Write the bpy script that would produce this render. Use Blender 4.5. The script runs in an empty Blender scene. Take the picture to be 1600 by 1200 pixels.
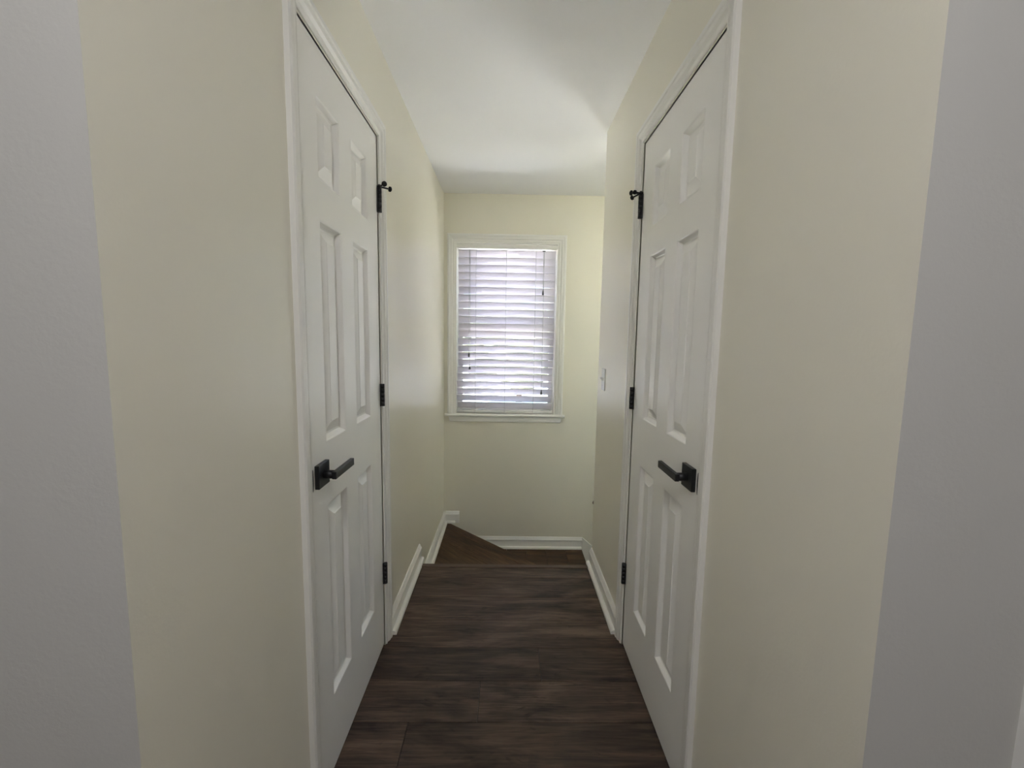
import bpy, bmesh, math, random
from mathutils import Vector, Matrix
random.seed(7)
S = bpy.context.scene
C = S.collection

# ------------------------------------------------------------------ camera
F, PITCH, YAW, ROLL, CAMH = 675.0, 0.10642, 0.01249, 0.01611, 1.30175
fw = Vector((math.sin(YAW)*math.cos(PITCH), math.cos(YAW)*math.cos(PITCH), -math.sin(PITCH)))
rt = Vector((math.cos(YAW), -math.sin(YAW), 0)); up = rt.cross(fw)
r2 = rt*math.cos(ROLL) + up*math.sin(ROLL); u2 = up*math.cos(ROLL) - rt*math.sin(ROLL)
cam = bpy.data.cameras.new('camera'); co = bpy.data.objects.new('camera', cam); C.objects.link(co)
cam.sensor_fit = 'HORIZONTAL'; cam.sensor_width = 36; cam.lens = F/1600*36; cam.clip_start = 0.02
m = Matrix((r2, u2, -fw)).transposed().to_4x4(); m.translation = (0, 0, CAMH)
co.matrix_world = m
S.camera = co

# ------------------------------------------------------------------ room numbers
XL, XR = -0.4975, 0.510          # passage walls
YF, YB = 0.5433, 3.417           # face of the hall wall, back wall
YE = 2.3956                      # end of the right wall (stair opening)
YN = 2.372                       # top stair nosing
ZC = 2.3866                      # ceiling
Z1, Z2, RISE = -0.212, -0.425, 0.2125
HX0, HX1, HY0 = -1.75, 1.75, -2.3   # hall behind the camera

# ------------------------------------------------------------------ world, sun, exposure
W = bpy.data.worlds.new('sky'); S.world = W; W.use_nodes = True
nt = W.node_tree; bg = nt.nodes['Background']
sky = nt.nodes.new('ShaderNodeTexSky'); sky.sky_type = 'NISHITA'; sky.sun_disc = False
sky.sun_elevation = math.radians(62); sky.sun_rotation = math.radians(200); sky.air_density = 1.0; sky.dust_density = 1.5
hz = nt.nodes.new('ShaderNodeHueSaturation'); hz.inputs['Saturation'].default_value = .85      # thin bright cloud
nt.links.new(sky.outputs[0], hz.inputs['Color']); nt.links.new(hz.outputs[0], bg.inputs[0]); bg.inputs[1].default_value = 0.92
sun = bpy.data.lights.new('sun', 'SUN'); sun.energy = 78.0; sun.angle = 0.01; sun.color = (1, .985, .97)
so = bpy.data.objects.new('sun', sun); C.objects.link(so); so.location = (0, -8, 12)
so.rotation_euler = (math.radians(25), 0, math.radians(-18))
pl = bpy.data.lights.new('window_portal', 'AREA'); pl.shape = 'RECTANGLE'; pl.size = .9; pl.size_y = 1.45
pl.cycles.is_portal = True
po = bpy.data.objects.new('window_portal', pl); C.objects.link(po)
po.location = (-.011, YB+.17, 1.365); po.rotation_euler = (math.radians(-90), 0, 0)
pl2 = bpy.data.lights.new('stair_window_portal', 'AREA'); pl2.shape = 'RECTANGLE'; pl2.size = 1.12; pl2.size_y = 1.55
pl2.cycles.is_portal = True
po2 = bpy.data.objects.new('stair_window_portal', pl2); C.objects.link(po2)
po2.location = (1.52, YB+.17, 1.335); po2.rotation_euler = (math.radians(-90), 0, 0)
FILL_STRENGTH = 39.0
v = S.view_settings
v.view_transform = 'Standard'; v.look = 'None'; v.exposure = 0.50; v.gamma = 1.0; v.use_curve_mapping = False
S.cycles.max_bounces = 14; S.cycles.diffuse_bounces = 8; S.cycles.transparent_max_bounces = 12
S.cycles.sample_clamp_indirect = 60.0; S.cycles.caustics_reflective = False; S.cycles.caustics_refractive = False

# ------------------------------------------------------------------ materials
def mat(name, col, rough=.5, spec=.5, metal=0, bump=None, var=None, emit=None):
    M = bpy.data.materials.new(name); M.use_nodes = True
    n = M.node_tree.nodes; l = M.node_tree.links; b = n['Principled BSDF']
    b.inputs['Base Color'].default_value = (*col, 1); b.inputs['Roughness'].default_value = rough
    b.inputs['Specular IOR Level'].default_value = spec; b.inputs['Metallic'].default_value = metal
    tc = n.new('ShaderNodeTexCoord')
    if var:                                   # (scale, amount): slight mottling of the paint
        t = n.new('ShaderNodeTexNoise'); t.inputs['Scale'].default_value = var[0]; t.inputs['Detail'].default_value = 3
        mx = n.new('ShaderNodeMix'); mx.data_type = 'RGBA'
        k = var[1]
        mx.inputs[6].default_value = (*[c*(1-k) for c in col], 1); mx.inputs[7].default_value = (*[min(1, c*(1+k)) for c in col], 1)
        l.new(tc.outputs['Object'], t.inputs['Vector']); l.new(t.outputs[0], mx.inputs[0]); l.new(mx.outputs[2], b.inputs['Base Color'])
    if bump:                                  # (scale, strength, distance): paint texture
        t = n.new('ShaderNodeTexNoise'); t.inputs['Scale'].default_value = bump[0]; t.inputs['Detail'].default_value = 2
        bm_ = n.new('ShaderNodeBump'); bm_.inputs['Strength'].default_value = bump[1]; bm_.inputs['Distance'].default_value = bump[2]
        l.new(tc.outputs['Object'], t.inputs['Vector']); l.new(t.outputs[0], bm_.inputs['Height']); l.new(bm_.outputs[0], b.inputs['Normal'])
    if emit:
        b.inputs['Emission Color'].default_value = (*emit[0], 1); b.inputs['Emission Strength'].default_value = emit[1]
    return M

def wood(name, dark, mid, light, rough=.42, along='X', scale=1.0):
    M = bpy.data.materials.new(name); M.use_nodes = True
    n = M.node_tree.nodes; l = M.node_tree.links; b = n['Principled BSDF']
    tc = n.new('ShaderNodeTexCoord'); oi = n.new('ShaderNodeObjectInfo')
    rnd = n.new('ShaderNodeVectorMath'); rnd.operation = 'SCALE'; rnd.inputs[0].default_value = (37, 71, 13)
    l.new(oi.outputs['Random'], rnd.inputs['Scale'])
    ad = n.new('ShaderNodeVectorMath'); ad.operation = 'ADD'
    l.new(tc.outputs['Object'], ad.inputs[0]); l.new(rnd.outputs[0], ad.inputs[1])
    def noise(sx, sy, sc, det, dist):
        mp = n.new('ShaderNodeMapping'); mp.inputs['Scale'].default_value = (sx, sy, 1)
        t = n.new('ShaderNodeTexNoise'); t.inputs['Scale'].default_value = sc*scale; t.inputs['Detail'].default_value = det
        t.inputs['Distortion'].default_value = dist; t.inputs['Roughness'].default_value = .6
        l.new(ad.outputs[0], mp.inputs[0]); l.new(mp.outputs[0], t.inputs['Vector']); return t
    broad = noise(1.1, 4.5, 2.2, 4, .9); grain = noise(1.6, 34, 4.0, 6, .6); knots = noise(3, 9, 2.2, 3, 1.8)
    rp = n.new('ShaderNodeValToRGB'); e = rp.color_ramp.elements
    e[0].position = .36; e[0].color = (*dark, 1); e[1].position = .66; e[1].color = (*light, 1)
    q = rp.color_ramp.elements.new(.5); q.color = (*mid, 1)
    mixv = n.new('ShaderNodeMix'); mixv.data_type = 'FLOAT'; mixv.inputs[0].default_value = .42
    l.new(broad.outputs[0], mixv.inputs[2]); l.new(grain.outputs[0], mixv.inputs[3])
    l.new(mixv.outputs[0], rp.inputs[0])
    # each board its own tone
    hs = n.new('ShaderNodeHueSaturation'); mr = n.new('ShaderNodeMapRange')
    mr.inputs[3].default_value = .74; mr.inputs[4].default_value = 1.22
    l.new(oi.outputs['Random'], mr.inputs[0]); l.new(mr.outputs[0], hs.inputs['Value']); l.new(rp.outputs[0], hs.inputs['Color'])
    dk = n.new('ShaderNodeMix'); dk.data_type = 'RGBA'; dk.blend_type = 'MULTIPLY'
    kr = n.new('ShaderNodeMapRange'); kr.inputs[1].default_value = .60; kr.inputs[2].default_value = .74
    l.new(knots.outputs[0], kr.inputs[0]); l.new(kr.outputs[0], dk.inputs[0])
    l.new(hs.outputs[0], dk.inputs[6]); dk.inputs[7].default_value = (.5, .48, .47, 1)
    l.new(dk.outputs[2], b.inputs['Base Color'])
    b.inputs['Roughness'].default_value = rough; b.inputs['Specular IOR Level'].default_value = .3
    bp = n.new('ShaderNodeBump'); bp.inputs['Strength'].default_value = .12; bp.inputs['Distance'].default_value = .002
    l.new(grain.outputs[0], bp.inputs['Height']); l.new(bp.outputs[0], b.inputs['Normal'])
    return M

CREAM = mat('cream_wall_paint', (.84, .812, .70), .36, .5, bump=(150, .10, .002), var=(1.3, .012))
GREY = mat('wall_greyed_for_light', (.60, .59, .552), .55, .35, bump=(150, .14, .002), var=(1.3, .012))  # greyed so the cooler, dimmer hall light sits in the wall colour
CEIL = mat('ceiling_paint', (.90, .90, .90), .75, .2, bump=(120, .08, .002))
TRIM = mat('white_trim_paint', (.86, .85, .81), .33, .5)
DOORW = mat('white_door_paint', (.90, .89, .855), .36, .5, bump=(220, .05, .001))
BLACK = mat('matte_black_metal', (.012, .012, .013), .42, .5)
RUBBER = mat('black_rubber', (.015, .015, .015), .8, .2)
PLASTIC = mat('white_plastic', (.86, .86, .84), .25, .5)
SCREW = mat('screw_metal', (.7, .7, .68), .3, .5, 1)
FLOORW = wood('dark_brown_plank', (.020, .0125, .0095), (.074, .049, .036), (.165, .108, .074), .52)
STAIRW = wood('brown_stair_wood', (.020, .009, .004), (.060, .030, .012), (.135, .072, .030), .45)
NOSEW = wood('nosing_wood', (.075, .052, .041), (.115, .080, .062), (.155, .108, .084), .5)
UNDER = mat('underlay', (.02, .017, .015), .9, .1)
RAILW = mat('handrail_wood', (.09, .042, .017), .4, .5, var=(9, .25))
CORD = mat('blind_cord', (.55, .55, .56), .8, .1)
TASSEL = mat('grey_tassel', (.12, .12, .13), .5, .4)
PALE_GROUND = mat('pale_ground', (.46, .455, .46), .95, .1, var=(3, .45))  # neutral and pale to bounce more daylight up to the ceiling
PAVE = mat('pale_concrete', (.55, .52, .46), .9, .1, var=(2, .12))
LEAF = mat('tree_leaves', (.11, .12, .085), .9, .1, var=(6, .5))
BARK = mat('tree_bark', (.10, .075, .055), .95, .1, var=(12, .3))
LAMPG = mat('fill_lamp_glow', (.9, .9, .88), .4, .5, emit=((.99, .98, 1), FILL_STRENGTH))  # glow of the fill lamp added behind the camera
BRASS = mat('brushed_nickel', (.6, .58, .55), .35, .5, 1)

def slat_mat():
    M = bpy.data.materials.new('white_blind_slat'); M.use_nodes = True
    n = M.node_tree.nodes; l = M.node_tree.links; b = n['Principled BSDF']; out = n['Material Output']
    b.inputs['Base Color'].default_value = (.92, .89, .93, 1); b.inputs['Roughness'].default_value = .4
    t = n.new('ShaderNodeBsdfTranslucent'); t.inputs[0].default_value = (.92, .88, .94, 1)
    mx = n.new('ShaderNodeMixShader'); mx.inputs[0].default_value = .24
    l.new(b.outputs[0], mx.inputs[1]); l.new(t.outputs[0], mx.inputs[2]); l.new(mx.outputs[0], out.inputs[0])
    return M
SLAT = slat_mat()

def glass_mat():
    M = bpy.data.materials.new('window_glass'); M.use_nodes = True
    n = M.node_tree.nodes; l = M.node_tree.links; out = n['Material Output']
    tr = n.new('ShaderNodeBsdfTransparent'); tr.inputs[0].default_value = (.95, .97, .97, 1)
    gl = n.new('ShaderNodeBsdfGlossy'); gl.inputs['Roughness'].default_value = .02
    fr = n.new('ShaderNodeFresnel'); fr.inputs[0].default_value = 1.3
    mx = n.new('ShaderNodeMixShader'); l.new(fr.outputs[0], mx.inputs[0]); l.new(tr.outputs[0], mx.inputs[1]); l.new(gl.outputs[0], mx.inputs[2])
    l.new(mx.outputs[0], out.inputs[0]); return M
GLASS = glass_mat()

# ------------------------------------------------------------------ helpers
class MB:
    def __init__(s): s.v = []; s.f = []; s.mi = []; s.sm = []
    def add(s, vs, fs, mi=0, smooth=False):
        o = len(s.v); s.v += [tuple(p) for p in vs]
        for q in fs: s.f.append([o+i for i in q]); s.mi.append(mi); s.sm.append(smooth)
        return s
    def box(s, x0, x1, y0, y1, z0, z1, mi=0):
        vs = [(x, y, z) for z in (z0, z1) for y in (y0, y1) for x in (x0, x1)]
        return s.add(vs, [(0,2,3,1),(4,5,7,6),(0,1,5,4),(2,6,7,3),(0,4,6,2),(1,3,7,5)], mi)
    def prism(s, poly, z0, z1, mi=0, tf=lambda a, b, c: (a, b, c)):
        n = len(poly); vs = [tf(a, b, z0) for a, b in poly] + [tf(a, b, z1) for a, b in poly]
        fs = [tuple(range(n-1, -1, -1)), tuple(range(n, 2*n))] + [(i, (i+1) % n, n+(i+1) % n, n+i) for i in range(n)]
        return s.add(vs, fs, mi)
    def tube(s, p0, p1, r0, r1=None, n=12, mi=0):
        r1 = r0 if r1 is None else r1
        p0, p1 = Vector(p0), Vector(p1); d = (p1-p0).normalized()
        a = d.orthogonal().normalized(); b = d.cross(a)
        ring = lambda p, r: [tuple(p + (a*math.cos(t)+b*math.sin(t))*r) for t in [2*math.pi*i/n for i in range(n)]]
        s.add(ring(p0, r0)+ring(p1, r1), [(i, (i+1) % n, n+(i+1) % n, n+i) for i in range(n)], mi, True)
        s.add(ring(p0, r0), [tuple(range(n-1, -1, -1))], mi); s.add(ring(p1, r1), [tuple(range(n))], mi); return s
    def lathe(s, c, axis, prof, n=16, mi=0):         # prof: (distance along axis, radius)
        c = Vector(c); d = Vector(axis).normalized(); a = d.orthogonal().normalized(); b = d.cross(a)
        vs = [tuple(c+d*h+(a*math.cos(t)+b*math.sin(t))*max(r, 1e-5)) for h, r in prof for t in [2*math.pi*i/n for i in range(n)]]
        k = len(prof)
        fs = [(j*n+i, j*n+(i+1) % n, (j+1)*n+(i+1) % n, (j+1)*n+i) for j in range(k-1) for i in range(n)]
        s.add(vs, fs, mi, True); return s
    def build(s, name, mats, parent=None, bevel=0, segs=2, tf=None, kind=None):
        me = bpy.data.meshes.new(name)
        vs = [tf(*p) for p in s.v] if tf else s.v
        me.from_pydata(vs, [], s.f)
        for p, k, q in zip(me.polygons, s.mi, s.sm): p.material_index = k; p.use_smooth = q
        for mm in (mats if isinstance(mats, (list, tuple)) else [mats]): me.materials.append(mm)
        bm = bmesh.new(); bm.from_mesh(me)
        bmesh.ops.remove_doubles(bm, verts=bm.verts, dist=1e-6)
        bmesh.ops.recalc_face_normals(bm, faces=bm.faces)
        if bevel:
            bmesh.ops.bevel(bm, geom=[e for e in bm.edges if len(e.link_faces) == 2 and e.calc_face_angle(0) > .5], offset=bevel,
                            segments=segs, profile=.5, affect='EDGES', clamp_overlap=True)
        bm.to_mesh(me); bm.free(); me.update()
        o = bpy.data.objects.new(name, me); C.objects.link(o)
        if parent: o.parent = parent
        if kind: o['kind'] = kind
        return o
def empty(name, loc=(0, 0, 0), kind=None, parent=None):
    o = bpy.data.objects.new(name, None); C.objects.link(o); o.location = loc; o.empty_display_size = .05
    if kind: o['kind'] = kind
    if parent: o.parent = parent
    return o
def tag(o, label, cat=None, group=None):
    o['label'] = label
    if cat: o['category'] = cat
    if group: o['group'] = group
    return o

# ------------------------------------------------------------------ walls and ceiling
DH = 2.043                                    # door opening height
LN, LF = 1.083, 1.708                         # left door opening along y
RN, RF = 1.098, 1.722                         # right door opening
D3A, D3B = .785, 1.41                         # hall door opening along x
T = .12
mb = MB()                                     # left passage wall: near piece, far piece, over the door, back of the closet recess
mb.box(XL-T, XL, YF+.10, LN, 0, ZC).box(XL-T, XL, LF, YB+.16, -3.0, ZC).box(XL-T, XL, LN, LF, DH, ZC).box(XL-T-.02, XL-T, YF+.10, LF+.02, 0, ZC)
tag(mb.build('wall_left', CREAM, kind='structure'), 'cream wall with the left white door, running to the window wall')
mb = MB()
mb.box(XR, XR+T, YF+.10, RN, 0, ZC).box(XR, XR+T, RF, YE, -3.0, ZC).box(XR, XR+T, RN, RF, DH, ZC).box(XR+T, XR+T+.02, YF+.10, RF+.02, 0, ZC)
tag(mb.build('wall_right', CREAM, kind='structure'), 'cream wall with the right white door, ending at the stairs')
mb = MB(); mb.box(XR+T, 3.2, YE-T, YE, -3.0, ZC)
mb.build('wall_stair', CREAM, kind='structure')
# back wall with the window opening
WX0, WX1, WZ0, WZ1 = -.412, .391, .695, 2.032
VX0, VX1, VZ0, VZ1 = 1.02, 2.02, .62, 2.05          # large stair window, out of view behind the right wall
mb = MB(); mb.box(XL, WX0, YB, YB+.16, -3.0, ZC).box(WX1, VX0, YB, YB+.16, -3.0, ZC).box(VX1, 3.2, YB, YB+.16, -3.0, ZC).box(VX0, VX1, YB, YB+.16, -3.0, VZ0).box(VX0, VX1, YB, YB+.16, VZ1, ZC).box(WX0, WX1, YB, YB+.16, -3.0, WZ0).box(WX0, WX1, YB, YB+.16, WZ1, ZC)
tag(mb.build('wall_back', CREAM, kind='structure'), 'cream end wall around the window above the winder stairs')
MB().box(3.2, 3.32, YE-T, YB+.16, -3.0, ZC).build('wall_stair_end', CREAM, kind='structure')
# hall walls facing the camera: face greyed for the hall light, cream return inside the passage
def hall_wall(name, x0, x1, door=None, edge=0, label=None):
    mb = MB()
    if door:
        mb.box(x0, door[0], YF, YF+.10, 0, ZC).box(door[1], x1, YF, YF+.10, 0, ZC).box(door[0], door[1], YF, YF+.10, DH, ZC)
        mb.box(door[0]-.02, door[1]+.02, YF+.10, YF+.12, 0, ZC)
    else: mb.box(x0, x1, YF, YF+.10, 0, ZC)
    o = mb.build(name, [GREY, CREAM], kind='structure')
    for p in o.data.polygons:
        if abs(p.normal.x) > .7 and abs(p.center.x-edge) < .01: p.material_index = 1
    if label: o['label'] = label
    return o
hall_wall('wall_front_left', HX0, XL, None, XL, 'wall face at the left edge, greyed to suggest cooler light, meeting the cream passage wall')
hall_wall('wall_front_right', XR, HX1, (D3A, D3B), XR, 'wall face at the right edge, greyed to suggest cooler light, meeting the cream passage wall')
MB().box(HX0-T, HX0, HY0, YF+.1, -.15, ZC).build('wall_hall_left', CEIL, kind='structure')
MB().box(HX1, HX1+T, HY0, YF+.1, -.15, ZC).build('wall_hall_right', CEIL, kind='structure')
MB().box(HX0-T, HX1+T, HY0-T, HY0, -.15, ZC).build('wall_rear', CEIL, kind='structure')
tag(MB().box(HX0-T, 3.32, HY0-T, YB+.16, ZC, ZC+.12).build('ceiling', CEIL, kind='structure'), 'plain white ceiling running from the hall to the window wall')

# ------------------------------------------------------------------ floor: planks laid across the passage
fl = empty('floor', (0, 0, 0), 'structure'); fl['label'] = 'dark brown plank floor laid across the passage'
MB().box(HX0, HX1, HY0, YF+.05, -.15, -.012).box(XL-.07, XR+.07, YF+.05, YN-.045, -.15, -.012).build('subfloor', UNDER, fl)
PW = .1785; NOSE0 = YN-.040; G = .0011
mesh_cache = {}
def plank(x0, x1, y0, y1):
    key = (round(x1-x0, 3), round(y1-y0, 3))
    if key not in mesh_cache:
        hx, hy = (x1-x0)/2-G, (y1-y0)/2-G; b = .00005
        vs = [(-hx,-hy,-.012),(hx,-hy,-.012),(hx,hy,-.012),(-hx,hy,-.012),
              (-hx,-hy,-b),(hx,-hy,-b),(hx,hy,-b),(-hx,hy,-b),
              (-hx+b,-hy+b,0),(hx-b,-hy+b,0),(hx-b,hy-b,0),(-hx+b,hy-b,0)]
        fs = [(0,3,2,1),(8,9,10,11)]+[(i,(i+1)%4,4+(i+1)%4,4+i) for i in range(4)]+[(4+i,4+(i+1)%4,8+(i+1)%4,8+i) for i in range(4)]
        me = bpy.data.meshes.new('plank'); me.from_pydata(vs, [], fs); me.materials.append(FLOORW); me.update(); mesh_cache[key] = me
    o = bpy.data.objects.new('plank', mesh_cache[key]); C.objects.link(o); o.parent = fl
    o.location = ((x0+x1)/2, (y0+y1)/2, 0)
rows = [(2.232, NOSE0)]; y = 2.232
while y > HY0: rows.append((max(y-PW, HY0), y)); y -= PW
joints = {3: .70, 4: .150, 5: -.083, 6: -.316, 2: -.62, 1: .62, 0: .62}
for i, (a, b) in enumerate(rows):
    j = joints.get(i, random.uniform(-.6, .6))
    lo, hi = (XL-.06, XR+.06) if a > YF-.02 else (HX0, HX1)
    cuts = sorted(c for c in [j+1.22*k for k in range(-4, 5)] if lo+.05 < c < hi-.05)
    e = [lo]+cuts+[hi]
    for p, q in zip(e, e[1:]): plank(p, q, a, b)
# stair nosing at the floor's end
mb = MB(); mb.prism([(NOSE0+.001, -.012), (NOSE0+.001, .002), (NOSE0+.004, .004), (YN-.008, .004), (YN-.001, .000), (YN+.001, -.008), (YN-.001, -.018), (YN-.008, -.024), (YN-.026, -.024), (YN-.026, -.012)],
                    XL+.001, XR-.001, tf=lambda a, b, c: (c, a, b))
o = mb.build('nosing', NOSEW, fl)

# ------------------------------------------------------------------ stairs: two winder treads, then a flight down to the right
st = empty('staircase', (0, YN, -2.6))
tag(st, 'dark brown wooden winder stairs turning down to the right below the window', 'stairs')
def spart(mb, name, m_, bevel=0):
    o = mb.build(name, m_, st, bevel); o.location = (-st.location.x, -st.location.y, -st.location.z); return o
R0 = YN-.028
spart(MB().box(XL+.001, XR-.001, R0-.015, R0, Z1-.03, -.024), 'riser', STAIRW)
# first winder: boards parallel to its diagonal nosing
PA, PB = Vector((-.470, YB-.002)), Vector((.545, 2.452))       # nosing line of tread one
dd = (PB-PA).normalized(); nn = Vector((dd.y, -dd.x))          # nn points to the front left
if nn.x > 0: nn = -nn
def clip(poly, p, n):                                           # keep side where (q-p).n >= 0
    out = []
    for i in range(len(poly)):
        a, b = poly[i], poly[(i+1) % len(poly)]; da, db = (a-p).dot(n), (b-p).dot(n)
        if da >= 0: out.append(a)
        if da*db < 0: out.append(a+(b-a)*(da/(da-db)))
    return out
ang = math.atan2(dd.y, dd.x)
def tread_boards(area, z, p0, n, first, width, count):
    s0 = 0
    for k in range(count):
        w = first if k == 0 else width
        poly = clip(clip(area, p0+n*(s0+.0006), n), p0+n*(s0+w-.0006), -n); s0 += w
        if len(poly) < 3: continue
        c = sum(poly, Vector((0, 0)))/len(poly)
        R_ = Matrix.Rotation(-ang, 2) if n is nn else Matrix.Identity(2)
        loc = [R_ @ (q-c) for q in poly]
        mb = MB(); mb.prism([(q.x, q.y) for q in loc], -.026, 0)
        o = mb.build('tread_board', STAIRW, st, .001, 1)
        o.location = Vector((c.x, c.y, z))-st.location
        if n is nn: o.rotation_euler.z = ang
area1 = [Vector((XL+.001, R0)), Vector((XR-.001, R0)), Vector((XR-.001, YE)), Vector((PB.x, YE+.002)), Vector((PB.x, PB.y)), Vector((PA.x, PA.y)), Vector((XL+.001, YB-.001))]
area1 = [Vector((XL+.001, R0)), Vector((XR-.001, R0)), Vector((XR-.001, YE+.001)), Vector((PB.x, YE+.001)), PB, PA, Vector((XL+.001, YB-.001))]
tread_boards(area1, Z1, PA, nn, .075, .155, 7)
off = nn*.030
a_, b_ = PA+off+dd*.012, PB+off
mb = MB(); mb.prism([(a_.x, a_.y), (b_.x, b_.y), (b_.x+nn.x*.015, b_.y+nn.y*.015), (a_.x+nn.x*.015, a_.y+nn.y*.015)], Z2-.03, Z1-.026)
spart(mb, 'riser', STAIRW)
# second winder tread
X2 = .640
area2 = [Vector((a_.x+.005, YB-.001)), Vector((b_.x, b_.y)), Vector((b_.x+.03, YE+.001)), Vector((X2, YE+.001)), Vector((X2, YB-.001))]
tread_boards(area2, Z2, Vector((X2, 2)), Vector((-1, 0)), .14, .16, 9)
spart(MB().box(X2-.045, X2-.030, YE+.001, YB-.001, Z2-RISE-.03, Z2-.026), 'riser', STAIRW)
zx, z = X2-.03, Z2
for k in range(9):
    z -= RISE
    spart(MB().box(zx-.02, zx+.275, YE+.001, YB-.001, z-.026, z), 'tread', STAIRW, .004)
    zx += .245
    if k < 8: spart(MB().box(zx-.015, zx, YE+.001, YB-.001, z-RISE-.03, z-.026), 'riser', STAIRW)
MB().box(XL-.1, 3.2, YE-T, YB+.16, -2.75, -2.6).build('floor_lower', UNDER, kind='structure')
MB().box(XL-.1, XR+T, R0-.12, R0-.02, -2.7, -.03).build('wall_under_floor', CREAM, kind='structure')

# ------------------------------------------------------------------ mouldings
CASE = [(0, 0), (0, .0045), (.003, .0062), (.007, .0066), (.010, .0058), (.016, .0066), (.024, .0125), (.036, .0135), (.041, .0165), (.052, .0165), (.057, .013), (.057, 0)]
def casing(parent, u0, u1, h, tf, bottom=0, kinds=('casing_leg', 'casing_head', 'casing_leg'), m_=TRIM):
    """colonial casing with mitred corners around an opening u0..u1, top h; tf maps (u, out, z)"""
    path = lambda o: [(u0-o, bottom), (u0-o, h+o), (u1+o, h+o), (u1+o, bottom)]
    n = len(CASE)
    for k, nm in enumerate(kinds):
        vs = []
        for e in (k, k+1):
            for o, w in CASE: u, z = path(o)[e]; vs.append((u, w, z))
        fs = [(i, (i+1) % n, n+(i+1) % n, n+i) for i in range(n)] + [tuple(range(n-1, -1, -1)), tuple(range(n, 2*n))]
        MB().add(vs, fs).build(nm, m_, parent, tf=tf)
BASE = [(0, 0), (.013, 0), (.013, .064), (.0155, .067), (.0155, .074), (.012, .078), (.0085, .086), (.0045, .094), (0, .096)]
SHOE = [(0, 0), (.0185, 0), (.0182, .006), (.0165, .0115), (.013, .0155), (.0085, .0178), (0, .018)]
def baseboard(name, a, b, tf, bottom=0, label=None, a_sh=None, b_sh=None):
    """a..b along the wall; tf maps (along, out, z)"""
    o = MB().prism(BASE, a, b, tf=lambda p, q, c: tf(c, p, bottom+q)).build(name, TRIM, kind='structure')
    if label: o['label'] = label
    s0, s1 = (a if a_sh is None else a_sh), (b if b_sh is None else b_sh)
    MB().prism(SHOE, s0, s1, tf=lambda p, q, c: tf(c, .013+p, bottom+q)).build('shoe_moulding', TRIM, o)
    return o
tfL = lambda a, w, z: (XL+w, a, z)
tfR = lambda a, w, z: (XR-w, a, z)
tfB = lambda a, w, z: (a, YB-w, z)
tfF = lambda a, w, z: (a, YF-w, z)
CW = .062
baseboard('baseboard_left', LF+CW, YN+.046, tfL, 0, 'white baseboard between the left door and the stairs')
baseboard('baseboard_right', RF+CW, YE-.001, tfR, 0, 'white baseboard between the right door and the wall end')
baseboard('baseboard_left', YN+.01, YB, tfL, Z1, 'white baseboard along the first winder step', b_sh=YB-.012)
baseboard('baseboard_back', XL+.014, -.372, tfB, Z1, 'short white baseboard piece in the stair corner under the window', b_sh=-.405, a_sh=XL+.03)
bb = baseboard('baseboard_back', -.52+.16, X2+.002, tfB, Z2, 'white baseboard on the window wall above the lower winder step', b_sh=X2-.004)
# sloped skirt that carries on down the flight
sl = RISE/.245
mb = MB(); L_ = 2.2
mb.prism([(X2+.002, Z2-.30), (X2+.002, Z2+.096), (X2+.004, Z2+.096), (X2+L_, Z2+.096-sl*L_), (X2+L_, Z2-.30-sl*L_)], YB-.014, YB-.0005, tf=lambda a, b, c: (a, c, b))
mb.build('skirt_board', TRIM, bb, .002, 1)
baseboard('baseboard_front_left', HX0, XL-.001, tfF, 0)
baseboard('baseboard_front_right', D3B+CW, HX1-.016, tfF, 0)
baseboard('baseboard_hall_right', HY0, YF, lambda a, w, z: (HX1-w, a, z), 0)
baseboard('baseboard_hall_left', HY0, YF-.033, lambda a, w, z: (HX0+w, a, z), 0)
baseboard('baseboard_rear', HX0+.032, HX1-.032, lambda a, w, z: (a, HY0+w, z), 0)
baseboard('baseboard_front_right', XR+.001, D3A-CW, tfF, 0)

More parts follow.
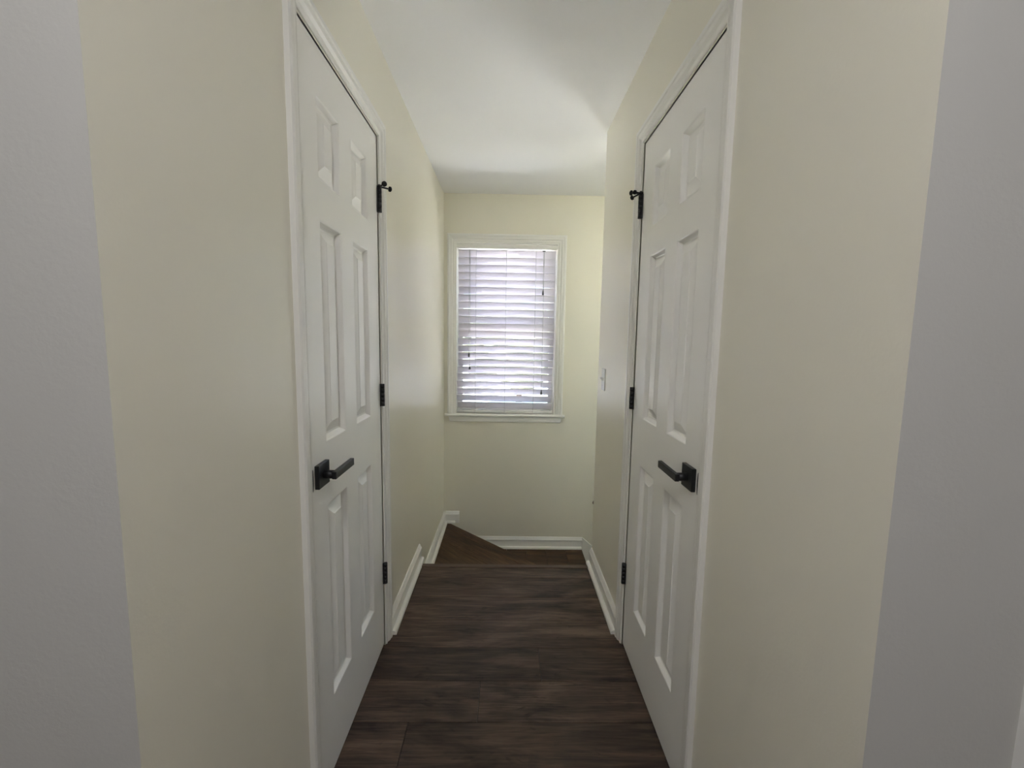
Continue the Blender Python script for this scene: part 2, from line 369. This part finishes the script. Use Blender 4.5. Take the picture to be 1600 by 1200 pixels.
# ------------------------------------------------------------------ six panel doors
PROF = [(0, 0), (.003, -.002), (.010, -.013), (.013, -.0155), (.019, -.0155), (.047, -.0045), (.049, -.0025)]
def door(name, n_trim, u_latch, u_hinge, tf, label, tlabel, hinge_z=(.322, 1.068, 1.812), stop=0, strike=True):
    """u_latch / u_hinge: opening edges along the wall (latch side nearest the camera); tf maps (u, out, z)."""
    s = 1 if u_hinge > u_latch else -1
    d = empty(name, tf(u_latch, 0, 0), 'structure'); d['label'] = label
    base = Vector(d.location)
    T_ = lambda u, w, z: tuple(Vector(tf(u_latch+s*u, w, z))-base)
    Wd = abs(u_hinge-u_latch)
    g = .003; a, b = g, Wd-g; z0, z1 = .010, DH-g
    w1, w0 = -.003, -.038
    U = [(.104, .251), (Wd-.127-.147, Wd-.127)]
    Zr = [(.236, .826), (1.006, 1.604), (1.708, 1.914)]
    mb = MB()
    for p, q in ((a, U[0][0]), (U[0][1], U[1][0]), (U[1][1], b)): mb.box(p, q, w0, w1, z0, z1)
    for p, q in U:
        for lo, hi in ((z0, Zr[0][0]), (Zr[0][1], Zr[1][0]), (Zr[1][1], Zr[2][0]), (Zr[2][1], z1)): mb.box(p, q, w0, w1, lo, hi)
    mb.build('door_slab', DOORW, d, tf=T_)
    for lo, hi in Zr:
        for p, q in U:
            vs, fs = [], []
            for o_, w_ in PROF: vs += [(p+o_, w1+w_, lo+o_), (q-o_, w1+w_, lo+o_), (q-o_, w1+w_, hi-o_), (p+o_, w1+w_, hi-o_)]
            for k in range(len(PROF)-1): fs += [(4*k+i, 4*k+(i+1) % 4, 4*k+4+(i+1) % 4, 4*k+4+i) for i in range(4)]
            k = 4*(len(PROF)-1); fs.append((k, k+1, k+2, k+3))
            vs += [(p, w0+.004, lo), (q, w0+.004, lo), (q, w0+.004, hi), (p, w0+.004, hi)]; k += 4
            fs.append((k+3, k+2, k+1, k)); fs += [(i, k+i, k+(i+1) % 4, (i+1) % 4) for i in range(4)]
            MB().add(vs, fs).build('panel', DOORW, d, tf=T_)
    # jamb lining in the opening
    mb = MB(); J = .018
    mb.box(-J, 0, -.11, -.0005, 0, DH+J).box(Wd, Wd+J, -.11, -.0005, 0, DH+J).box(0, Wd, -.11, -.0005, DH, DH+J)
    mb.box(0, .012, -.075, w0-.002, 0, DH).box(Wd-.012, Wd, -.075, w0-.002, 0, DH).box(.012, Wd-.012, -.075, w0-.002, DH-.012, DH)
    mb.build('jamb', TRIM, d, tf=T_)
    # lever handle
    hc, hz = .058, .927
    h = MB().box(hc-.034, hc+.034, w1, w1+.012, hz-.032, hz+.032).build('handle', BLACK, d, .0015, tf=T_); h['label'] = 'matte black lever handle on a square plate'
    MB().tube((hc, w1+.010, hz), (hc, w1+.040, hz), .0115, n=16).build('neck', BLACK, h, tf=T_)
    MB().box(hc-.012, hc+.125, w1+.036, w1+.048, hz-.0105, hz+.0105).build('lever', BLACK, h, .0018, tf=T_)
    if strike:
        o = MB().prism([(.0005, hz-.030), (.0030, hz-.026), (.0050, hz-.008), (.0050, hz+.008), (.0030, hz+.026), (.0005, hz+.030)], w1-.012, .0030, tf=lambda p, q, c: (p, c, q)).build('strike_plate', BLACK, d, tf=T_)
    # hinges on the far edge
    for hz_ in hinge_z:
        mb = MB(); uc = Wd-.0005
        for k in range(5): mb.tube((uc, .0055, hz_-.0445+.0178*k+.0004), (uc, .0055, hz_-.0445+.0178*(k+1)-.0004), .0082, n=14)
        mb.box(uc-.0085, uc+.0085, -.010, .0015, hz_-.0445, hz_+.0445)
        o = mb.build('hinge', BLACK, d, tf=T_)
        if hz_ == hinge_z[-1] and stop:
            zt = hz_+.0455
            mb = MB(); mb.lathe((uc, .0055, zt), (0, 0, 1), [(0, 0), (0, .010), (.006, .010), (.007, .006), (.011, .005), (.012, 0)], 16)
            mb.build('hinge_pin', BLACK, o, tf=T_)
            zt += .004
            A = Vector((uc, .0055, zt))
            def arm(du, dw, L, rp, dz=0):
                dirv = Vector((du, dw, dz)).normalized(); e = A+dirv*L
                m2 = MB(); m2.tube(A, e, .0032, n=10); x = m2.build('stop_arm', BLACK, o, tf=T_)
                m3 = MB(); m3.lathe(e-dirv*.003, dirv, [(0, 0), (0, .0045), (.002, rp), (.008, rp), (.011, rp*.6), (.012, 0)], 14)
                x = m3.build('bumper', RUBBER, o, tf=T_)
            if stop == 1:
                arm(-.75, .66, .040, .0095); arm(.62, .78, .040, .0095)
            else:
                arm(-.35, .94, .026, .008); arm(.52, .85, .036, .0095, .18); arm(.10, .99, .034, .0085, -.50)
    # casing around it
    t = empty('trim_%d' % n_trim, tf(u_latch, 0, 0), 'structure'); t['label'] = tlabel
    casing(t, -.005, Wd+.005, DH+.005, T_)
    return d
door('door_1', 1, LN, LF, tfL, 'white six panel door on the left with black lever and hinges', 'white moulded casing around the left door', stop=1)
door('door_2', 2, RN, RF, tfR, 'white six panel door on the right with black lever and hinges', 'white moulded casing around the right door', stop=2)
door('door_3', 3, D3B, D3A, tfF, 'white six panel door beyond the right edge of the view', 'white door casing at the lower right edge', strike=False)

# ------------------------------------------------------------------ window in the back wall
win = empty('window_1', (0, YB, WZ0), 'structure'); win['label'] = 'white double hung window at the end of the passage'
wb = Vector(win.location)
wt = lambda x, y, z: (x-wb.x, y-wb.y, z-wb.z)
mb = MB()                                                   # jamb liner
mb.box(WX0, WX0+.012, YB, YB+.16, WZ0, WZ1).box(WX1-.012, WX1, YB, YB+.16, WZ0, WZ1).box(WX0+.012, WX1-.012, YB, YB+.16, WZ1-.012, WZ1).box(WX0+.012, WX1-.012, YB+.06, YB+.16, WZ0, WZ0+.018)
mb.build('window_frame', TRIM, win, tf=wt)
def sash(z0, z1, y0, top, bot):
    x0, x1 = WX0+.013, WX1-.013; s = .042
    mb = MB(); mb.box(x0, x0+s, y0, y0+.032, z0, z1).box(x1-s, x1, y0, y0+.032, z0, z1).box(x0+s, x1-s, y0, y0+.032, z1-top, z1).box(x0+s, x1-s, y0, y0+.032, z0, z0+bot)
    o = mb.build('sash', TRIM, win, tf=wt)
    MB().box(x0+s-.005, x1-s+.005, y0+.014, y0+.018, z0+bot-.005, z1-top+.005).build('pane', GLASS, o, tf=wt)
ZM = 1.375
sash(ZM-.02, WZ1-.013, YB+.116, .045, .035); sash(WZ0+.019, ZM+.02, YB+.082, .035, .06)
mb = MB()                                                   # stool with horns, apron below
mb.prism([(-.020, -.022), (-.028, -.017), (-.030, -.011), (-.028, -.005), (-.022, 0), (.0005, 0), (.0005, -.022)], WX0-.077, WX1+.075, tf=lambda p, q, c: (c, YB+p, WZ0+q))
mb.box(WX0+.0125, WX1-.0125, YB, YB+.075, WZ0-.0005, WZ0+.0005)
mb.build('window_stool', TRIM, win, tf=wt)
mb = MB(); mb.prism([(WX0-.050, WZ0-.022), (WX1+.050, WZ0-.022), (WX1+.046, WZ0-.064), (WX0-.040, WZ0-.064)], YB-.013, YB, tf=lambda p, q, c: (p, c, q))
mb.build('apron', TRIM, win, .002, 1, tf=wt)
ct = lambda u, w, z: wt(u, YB-w, z)
casing(win, WX0, WX1, WZ1, ct, bottom=WZ0)

# large fixed stair window further right, hidden from here by the right wall
w2 = empty('window_2', ((VX0+VX1)/2, YB, VZ0), 'structure'); w2['label'] = 'large white framed stair window behind the right wall'
b2 = Vector(w2.location); wt2 = lambda x, y, z: (x-b2.x, y-b2.y, z-b2.z)
mb = MB(); xm = (VX0+VX1)/2
mb.box(VX0, VX0+.04, YB, YB+.15, VZ0, VZ1).box(VX1-.04, VX1, YB, YB+.15, VZ0, VZ1).box(VX0+.04, VX1-.04, YB, YB+.15, VZ1-.04, VZ1).box(VX0+.04, VX1-.04, YB, YB+.15, VZ0, VZ0+.04).box(xm-.025, xm+.025, YB+.09, YB+.14, VZ0+.04, VZ1-.04)
mb.build('window_frame', TRIM, w2, tf=wt2)
for p, q in ((VX0+.04, xm-.025), (xm+.025, VX1-.04)): MB().box(p, q, YB+.112, YB+.116, VZ0+.04, VZ1-.04).build('pane', GLASS, w2, tf=wt2)
casing(w2, VX0, VX1, VZ1, lambda u, w, z: wt2(u, YB-w, z), bottom=VZ0)
MB().box(VX0-.07, VX1+.07, YB-.028, YB, VZ0-.022, VZ0).build('window_stool', TRIM, w2, .003, tf=wt2)

# ------------------------------------------------------------------ blind
bl = empty('window_blind', (-.01, YB+.035, WZ1-.015))
tag(bl, 'white wide slat window blind with tilted slats and hanging cords', 'blind')
bb_ = Vector(bl.location); bt = lambda x, y, z: (x-bb_.x, y-bb_.y, z-bb_.z)
BX0, BX1, BY = -.393, .372, YB+.036
MB().box(BX0, BX1, BY-.024, BY+.028, WZ1-.050, WZ1-.024).build('headrail', TRIM, bl, .002, tf=bt)
MB().prism([(0, 0), (.004, .003), (.010, .003), (.010, .030), (.004, .030), (0, .026)], WX0+.014, WX1-.014, tf=lambda p, q, c: (c, YB-.004+p*-1+.008, WZ1-.050+q)).build('valance', TRIM, bl, tf=bt)
SP, SWD, TILT = .0567, .0635, math.radians(53)
me_slat = None
for k in range(22):
    zc = 1.977-SP*k - SWD/2*math.sin(TILT) - .001
    if me_slat is None:
        mb = MB(); pr = []
        for i in range(7):
            t = -1+2*i/6; pr.append((t*SWD/2, .0030*(1-t*t)))
        poly = pr+[(p, q-.0042) for p, q in reversed(pr)]
        hl = (BX1-BX0)/2-.004
        mb.prism(poly, -hl, hl, tf=lambda p, q, c: (c, p, q))
        o = mb.build('slat', SLAT, bl); me_slat = o.data
        for p in me_slat.polygons: p.use_smooth = len(p.vertices) == 4
    else:
        o = bpy.data.objects.new('slat', me_slat); C.objects.link(o); o.parent = bl
    dx = random.uniform(-.002, .002) - (.005 if k > 15 else 0) + (-.004 if k in (18, 20) else 0)
    tl = TILT + random.uniform(-.03, .03) + (.10 if k == 10 else 0)
    o.location = bt((BX0+BX1)/2+dx, BY, zc+random.uniform(-.001, .001))
    o.rotation_euler = (-tl, random.uniform(-.004, .004)+(.003 if k > 9 else 0), 0)
MB().box(BX0-.002, BX1-.008, BY-.026, BY+.026, WZ0+.006, WZ0+.026).build('bottom_rail', PLASTIC, bl, .003, tf=bt)
def hang(x, y, z0, z1, r, name): return MB().tube((x, y, z0), (x, y, z1), r, n=6).build(name, CORD, bl, tf=bt)
for x in (-.249, -.015, .214):
    hang(x, BY-.0335, WZ0+.01, WZ1-.05, .0013, 'ladder_cord'); hang(x, BY+.0335, WZ0+.01, WZ1-.05, .0011, 'ladder_cord')
    MB().tube((x-.006, BY-.031, WZ0+.012), (x+.006, BY-.031, WZ0+.012), .004, n=8).build('cord_button', PLASTIC, bl, tf=bt)
def tassel_cord(x, z):
    y = YB-.006
    c = hang(x, y, z+.02, WZ1-.058, .0014, 'pull_cord')
    MB().lathe((x, y, z+.024), (0, 0, -1), [(0, 0), (0, .0028), (.004, .0040), (.012, .0046), (.020, .0068), (.033, .0082), (.038, .0072), (.039, 0)], 12).build('tassel', TASSEL, c, tf=bt)
for x, z in ((-.301, 1.160), (-.294, 1.062), (.272, 1.650), (.2765, .868)): tassel_cord(x, z)
MB().box(.262, .284, YB-.010, YB-.002, WZ1-.068, WZ1-.060).build('cord_lock', TASSEL, bl, tf=bt)

# ------------------------------------------------------------------ light switch on the right wall
sw = empty('light_switch', (XR, 2.252, 1.093)); tag(sw, 'white toggle light switch on the right wall by the stairs', 'light switch')
sb = Vector(sw.location)
ss = lambda a, w, z: tuple(Vector((XR-w, 2.252+a, 1.093+z))-sb)
MB().box(-.036, .036, 0, .0055, -.0575, .0575).build('switch_plate', PLASTIC, sw, .0035, 2, tf=ss)
MB().prism([(-.010, .005), (.010, .005), (.013, .0175), (.006, .0205)], -.0048, .0048, tf=lambda p, q, c: (c, q, p)).build('toggle', PLASTIC, sw, .0008, tf=ss)
for z in (-.030, .030): MB().lathe((0, .0054, z), (0, 1, 0), [(0, .0036), (.0008, .0034), (.0014, .0015), (.0014, 0)], 10).build('screw', SCREW, sw, tf=ss)

# ------------------------------------------------------------------ handrail beyond the wall end
hr = empty('handrail', (.512, YE, .362)); tag(hr, 'brown wooden handrail end just peeking past the right wall corner', 'handrail')
hb = Vector(hr.location); ht = lambda x, y, z: (x-hb.x, y-hb.y, z-hb.z)
MB().tube((.530, YE+.055, .355), (2.3, YE+.055, .365-sl*1.788), .021, n=16).build('rail', RAILW, hr, tf=ht)
for x in (.75, 2.0):
    z = .365-sl*(x-.512)
    MB().tube((x, YE, z-.06), (x, YE+.052, z-.05), .006, n=8).tube((x, YE+.052, z-.052), (x, YE+.055, z-.015), .006, n=8).lathe((x, YE, z-.06), (0, 1, 0), [(0, .028), (.006, .026), (.008, 0)], 14).build('bracket', BRASS, hr, tf=ht)

# ------------------------------------------------------------------ added fill lamp, unseen behind the camera
HL = (-.06, -.30, ZC)
cl = empty('fill_lamp', HL); tag(cl, 'dome fill lamp added unseen behind the viewpoint to brighten the passage', 'fill lamp')
hb2 = Vector(HL); ct2 = lambda x, y, z: (x-hb2.x, y-hb2.y, z-hb2.z)
MB().lathe(HL, (0, 0, -1), [(0, .165), (.02, .165), (.026, .158), (.026, 0)], 28).build('lamp_base', BRASS, cl, tf=ct2)
MB().lathe((HL[0], HL[1], ZC-.022), (0, 0, -1), [(0, .15), (.02, .148), (.045, .128), (.065, .09), (.076, .045), (.079, 0)], 28).build('lamp_shade', LAMPG, cl, tf=ct2)

# ------------------------------------------------------------------ outdoors, glimpsed between the slats
tag(MB().box(-40, 40, YB+.4, 80, -3.6, -3.4).build('ground', PALE_GROUND, kind='structure'), 'sunlit ground outside the window, paled to bounce light up')
tag(MB().box(-40, 40, 11, 17, -3.4, -3.38).build('road', PAVE, kind='structure'), 'pale concrete street outside the window')
def tree(x, y, h, r, label):
    t = empty('tree', (x, y, -3.4)); tag(t, label, 'tree', 'trees outside the window')
    MB().tube((0, 0, 0), (.1, 0, h*.55), .22, .12, 8).build('trunk', BARK, t)
    bm = bmesh.new(); bmesh.ops.create_icosphere(bm, subdivisions=4, radius=1)
    for q in bm.verts:
        n_ = q.co.normalized()
        k = 1+.22*math.sin(5*n_.x+3*n_.z+x)*math.sin(6*n_.y+x)+.15*math.sin(13*n_.z+4*n_.x)+random.uniform(-.10, .10)
        q.co = Vector((n_.x*r*k, n_.y*r*k, n_.z*h*.36*k+h*.64))
    me = bpy.data.meshes.new('crown'); bm.to_mesh(me); bm.free(); me.materials.append(LEAF)
    o = bpy.data.objects.new('crown', me); C.objects.link(o); o.parent = t
tree(-5.5, 24, 7.5, 3.2, 'leftmost green tree beyond the street, glimpsed between blind slats')
tree(.8, 28, 6.5, 3.0, 'middle green tree beyond the street, glimpsed between blind slats')
tree(6.8, 23, 7.0, 3.4, 'rightmost green tree beyond the street, glimpsed between blind slats')
